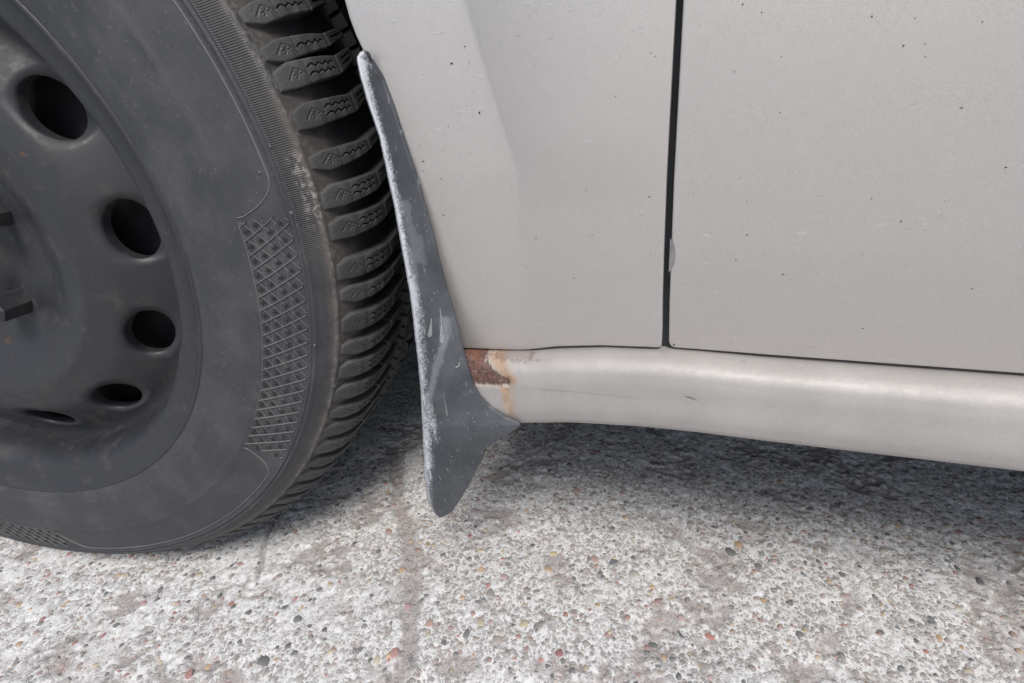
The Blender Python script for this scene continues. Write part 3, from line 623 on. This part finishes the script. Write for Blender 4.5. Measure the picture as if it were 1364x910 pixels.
# tread blocks: two kinds, one mesh each, shared round the wheel
TL_ = np.array([.0105, .0117, .022, .030, .040, .060, .1, .14, .17, .18]); TR_ = np.array([.2808, .2818, .2905, .2950, .2975, .2990, .300, .299, .296, .28])
def top_r(l): return np.interp(l, TL_, TR_)
def floor_r(l): return np.interp(l, body[body[:, 1] > .27][:, 0], body[body[:, 1] > .27][:, 1])-.0006
def make_block(double, name, seed=0):
    nl_, na_ = 190, 66
    ls = np.linspace(.0114, .0785, nl_)
    if double:
        lo = np.interp(ls, [.0114, .0187, .030, .0513, .0785], [-.88, -.98, -.75, -.40, 1.25]); hi = np.interp(ls, [.0114, .0183, .030, .055, .0785], [.85, 1.55, 1.52, 1.62, 2.70])
        sip = [(.36,), (.68,)]; ab = [.36, .68]
    else:
        lo = np.interp(ls, [.0114, .0187, .030, .0513, .0785], [-.56, -1.12, -.85, -.30, 1.05]); hi = np.interp(ls, [.0114, .018, .030, .0523, .0785], [.52, 1.02, .98, 1.12, 2.15]); ab = [.52]
    fr = (np.linspace(0, 1, na_))
    Lg = np.repeat(ls[:, None], na_, 1); Ag = lo[:, None]+(hi-lo)[:, None]*fr[None]
    R0 = top_r(Lg); h = np.zeros_like(Lg)
    mm = Ag*math.pi/180*.295                      # metres round the tyre
    for f_ in ab:
        cen = (lo+(hi-lo)*f_)[:, None]*math.pi/180*.295
        wob = .00075*np.abs(((Lg/.0058) % 1)*2-1)*2-.00075
        on = sstep(.0262, .0270, Lg)*(1-sstep(.0478, .0486, Lg))
        d = np.abs(mm-cen-wob); h -= .0065*(1-sstep(.00022, .00050, d))*on
        on2 = sstep(.0590, .0600, Lg)*(1-sstep(.0745, .0755, Lg)); d2 = np.abs(mm-cen); h -= .0065*(1-sstep(.00022, .00050, d2))*on2
    # narrow groove between the two halves of the block
    gl = .0540-.0006*(fr[None]-.5); h -= .0070*(1-sstep(.0006, .00100, np.abs(Lg-gl)))
    h -= .0012*(1-sstep(.0003, .0007, np.abs(Lg-.0255)))*.18
    # peak with a star, engraved on the shoulder face
    if seed != 2:
        mid = ((lo+hi)/2)[:, None]*math.pi/180*.295; xl2 = (Lg-.0208)*.95; zl2 = (mm-mid)*.85
        out = np.minimum.reduce([seg(xl2, zl2, (-.0040, -.0013), (-.0006, .0024)), seg(xl2, zl2, (-.0006, .0024), (.0010, .0014)), seg(xl2, zl2, (.0010, .0014), (.0042, -.0008))])
        star = np.minimum.reduce([seg(xl2, zl2, (math.cos(q)*.0017, math.sin(q)*.0017-.0004), (-math.cos(q)*.0017, -math.sin(q)*.0017-.0004)) for q in (0, 1.05, 2.1)])
        h -= .00055*(1-sstep(.00012, .00050, np.minimum(out, star)))
    e = np.minimum(np.minimum(fr, 1-fr)[None]*((hi-lo)*math.pi/180*.295)[:, None], np.minimum(Lg-ls[0], ls[-1]-Lg)*1.2)
    h -= .00035*(1-sstep(0, .0007, e)); h += .00025*(fbm(Lg, mm, 260, 3, 5+seed)-.5)
    Rg = R0+h; ar = np.radians(Ag)
    V = np.stack([Rg*np.cos(ar), Lg, Rg*np.sin(ar)], -1).reshape(-1, 3)
    loop = [(i, 0) for i in range(nl_)]+[(nl_-1, j) for j in range(1, na_)]+[(i, na_-1) for i in range(nl_-2, -1, -1)]+[(0, j) for j in range(na_-2, 0, -1)]
    idx = np.array([i*na_+j for i, j in loop]); n = len(loop); off = nl_*na_
    LL = np.array([Lg[i, j] for i, j in loop]); AA = np.array([Ag[i, j] for i, j in loop]); fl = floor_r(LL)-.0005
    out = [V, V[idx]]; Fs = [grid_faces(nl_, na_)]; idx = np.arange(off, off+n); off += n
    for q in (.5, 1.):
        r_ = np.array([Rg[i, j] for i, j in loop])*(1-q)+fl*q
        gro = np.sign(np.array([j-(na_-1)/2 for i, j in loop]))*.10*q
        a_ = np.radians(AA+gro); out.append(np.stack([r_*np.cos(a_), LL, r_*np.sin(a_)], -1)); new = np.arange(off, off+n)
        Fs.append(np.stack([idx, new, np.roll(new, -1), np.roll(idx, -1)], -1)); idx = new; off += n
    return mesh(name, np.vstack(out), np.vstack(Fs), M_block, link=False)
BD, BD2, BS_ = make_block(True, 'tread_block', 0), make_block(True, 'tread_block', 1), make_block(False, 'tread_block', 3)
angs = [(17.57, 1), (14.86, 2), (10.9, 2), (6.57, 1), (2.41, 2), (-1.25, 2), (-6.16, 2), (-9.2, 1), (-13.42, 2)]
pos = -13.42; seq = [2, 1, 2]; gaps = {(2, 2): 3.85, (2, 1): 3.45, (1, 2): 3.75}; prev = 2; k_ = 0; rest = []
while True:
    t_ = [1, 2, 2][k_ % 3]; pos -= gaps[(prev, t_)]; 
    if pos < 17.57-360+2.8: break
    rest.append((pos, t_)); prev = t_; k_ += 1
span_fix = (rest[-1][0]-(17.57-360+3.6)); n_ = len(rest)
angs += [(a-span_fix*max(0, (i-20))/(n_-20), t_) for i, (a, t_) in enumerate(rest)]
for i, (a, t_) in enumerate(angs):
    o = bpy.data.objects.new('tread_block', BS_ if t_ == 1 else (BD if i % 2 else BD2)); COL.objects.link(o); o.parent = wheel
    o.rotation_euler = (0, -math.radians(a), 0)
# chevron blocks of the middle rib
def make_chevron():
    ctr = [(.0925, 0.), (.1085, 1.75), (.1245, 0.)]; wd = 1.45; V, F = [], []
    for l, a in ctr:
        for da in (0, wd):
            for dr_ in (0, -.0085):
                r_ = float(np.interp(l, TL_, TR_))+dr_; q = math.radians(a+da); V.append((r_*math.cos(q), l, r_*math.sin(q)))
    for k_ in range(2):
        o = k_*4; F += [(o, o+4, o+6, o+2), (o+1, o+3, o+7, o+5), (o, o+1, o+5, o+4), (o+2, o+6, o+7, o+3)]
    F += [(0, 2, 3, 1), (8, 9, 11, 10)]
    return mesh('rib_block', V, F, M_block, smooth=False, link=False)
CH = make_chevron()
for k_ in range(180):
    a = k_*2.0
    if k_ % 1 == 0:
        o = bpy.data.objects.new('rib_block', CH); COL.objects.link(o); o.parent = wheel; o.rotation_euler = (0, -math.radians(a), 0)
# inboard row, hidden side of the tread
V, F = [], []
for k_ in range(94):
    for l, a0_, a1_ in ((.134, 0, 2.2), (.155, -.6, 1.7), (.172, -1., 1.2)):
        for a in (a0_, a1_):
            for dr_ in (0, -.0085): 
                r_ = float(np.interp(l, TL_, TR_))+dr_; q = math.radians(a+k_*3.83); V.append((r_*math.cos(q), l, r_*math.sin(q)))
    b_ = k_*12
    for s_ in range(2):
        o = b_+s_*4; F += [(o, o+4, o+6, o+2), (o+1, o+3, o+7, o+5), (o, o+1, o+5, o+4), (o+2, o+6, o+7, o+3)]
    F += [(b_, b_+2, b_+3, b_+1), (b_+8, b_+9, b_+11, b_+10)]
o = mesh('inner_tread', V, F, M_block, wheel, smooth=False); o['kind'] = 'stuff'
# steel rim: flange, dish with vent holes
fl = spline([(.030, .168), (.012, .172), (.0040, .178), (.0010, .186), (-.0022, .1925), (-.0045, .1965), (-.0030, .1985), (.0015, .1975), (.006, .193)], 50)
barrel = np.vstack([fl[::-1], [(.055, .160), (.10, .160), (.17, .170), (.18, .19)]])
V, F = lathe(barrel, 200); rim = mesh('rim', V, F, M_rim, wheel)
def dish(r): return np.interp(r, [0, .03, .036, .05, .075, .095, .11, .13, .15, .162, .1705], [.006, .006, .016, .024, .020, .010, .006, .012, .026, .034, .034])
DV, DF = [], []; do = 0; NH = 12
def ringpts(c_, r0_, r1_): pass
for k_ in range(NH):
    ac = k_*360/NH; hw = 180/NH; ra, rb = .112, .1705; n = 48; rc_ = .143
    for lev in range(7):
        for q in range(n):
            t_ = 2*math.pi*q/n; cx_, cy_ = math.cos(t_), math.sin(t_); mx = max(abs(cx_), abs(cy_))
            so_ = (cx_/mx, cy_/mx); R_ = (ra+rb)/2+so_[1]*(rb-ra)/2; A2_ = ac+so_[0]*hw
            he = (rc_+.0125*cy_, ac+math.degrees(.019*cx_/rc_))
            f_ = min(lev/4, 1)
            r_ = R_*(1-f_)+he[0]*f_; a_ = math.radians(A2_*(1-f_)+he[1]*f_); l_ = float(dish(r_))+(0 if lev <= 3 else (.0006, .004, .009)[lev-4])
            DV.append((r_*math.cos(a_), l_, r_*math.sin(a_)))
    for lev in range(6):
        for q in range(n): DF.append((do+lev*n+q, do+(lev+1)*n+q, do+(lev+1)*n+(q+1) % n, do+lev*n+(q+1) % n))
    do += 7*n
mesh('wheel_disc', DV, DF, M_rim, wheel)
V, F = lathe([(float(dish(r)), r) for r in np.linspace(.0005, .1125, 40)], 160); mesh('wheel_centre', V, F, M_rim, wheel)
V, F = lathe([(.05, .02), (.05, .15), (.06, .152), (.06, .02)], 60); mesh('brake_drum', V, F, M_black, wheel)
for k_ in range(5):
    a = 2*math.pi*k_/5+.3; n = 6; V = []
    for l, q_ in ((.024, .010), (.004, .009), (.002, .006)):
        for i in range(n): t_ = 2*math.pi*i/n; V.append((.055*math.cos(a)+q_*math.cos(t_), l, .055*math.sin(a)+q_*math.sin(t_)))
    F = [(l*n+i, l*n+(i+1) % n, (l+1)*n+(i+1) % n, (l+1)*n+i) for l in range(2) for i in range(n)]+[tuple(range(2*n, 3*n))]
    mesh('wheel_bolt', V, F, M_rim, wheel, smooth=False)
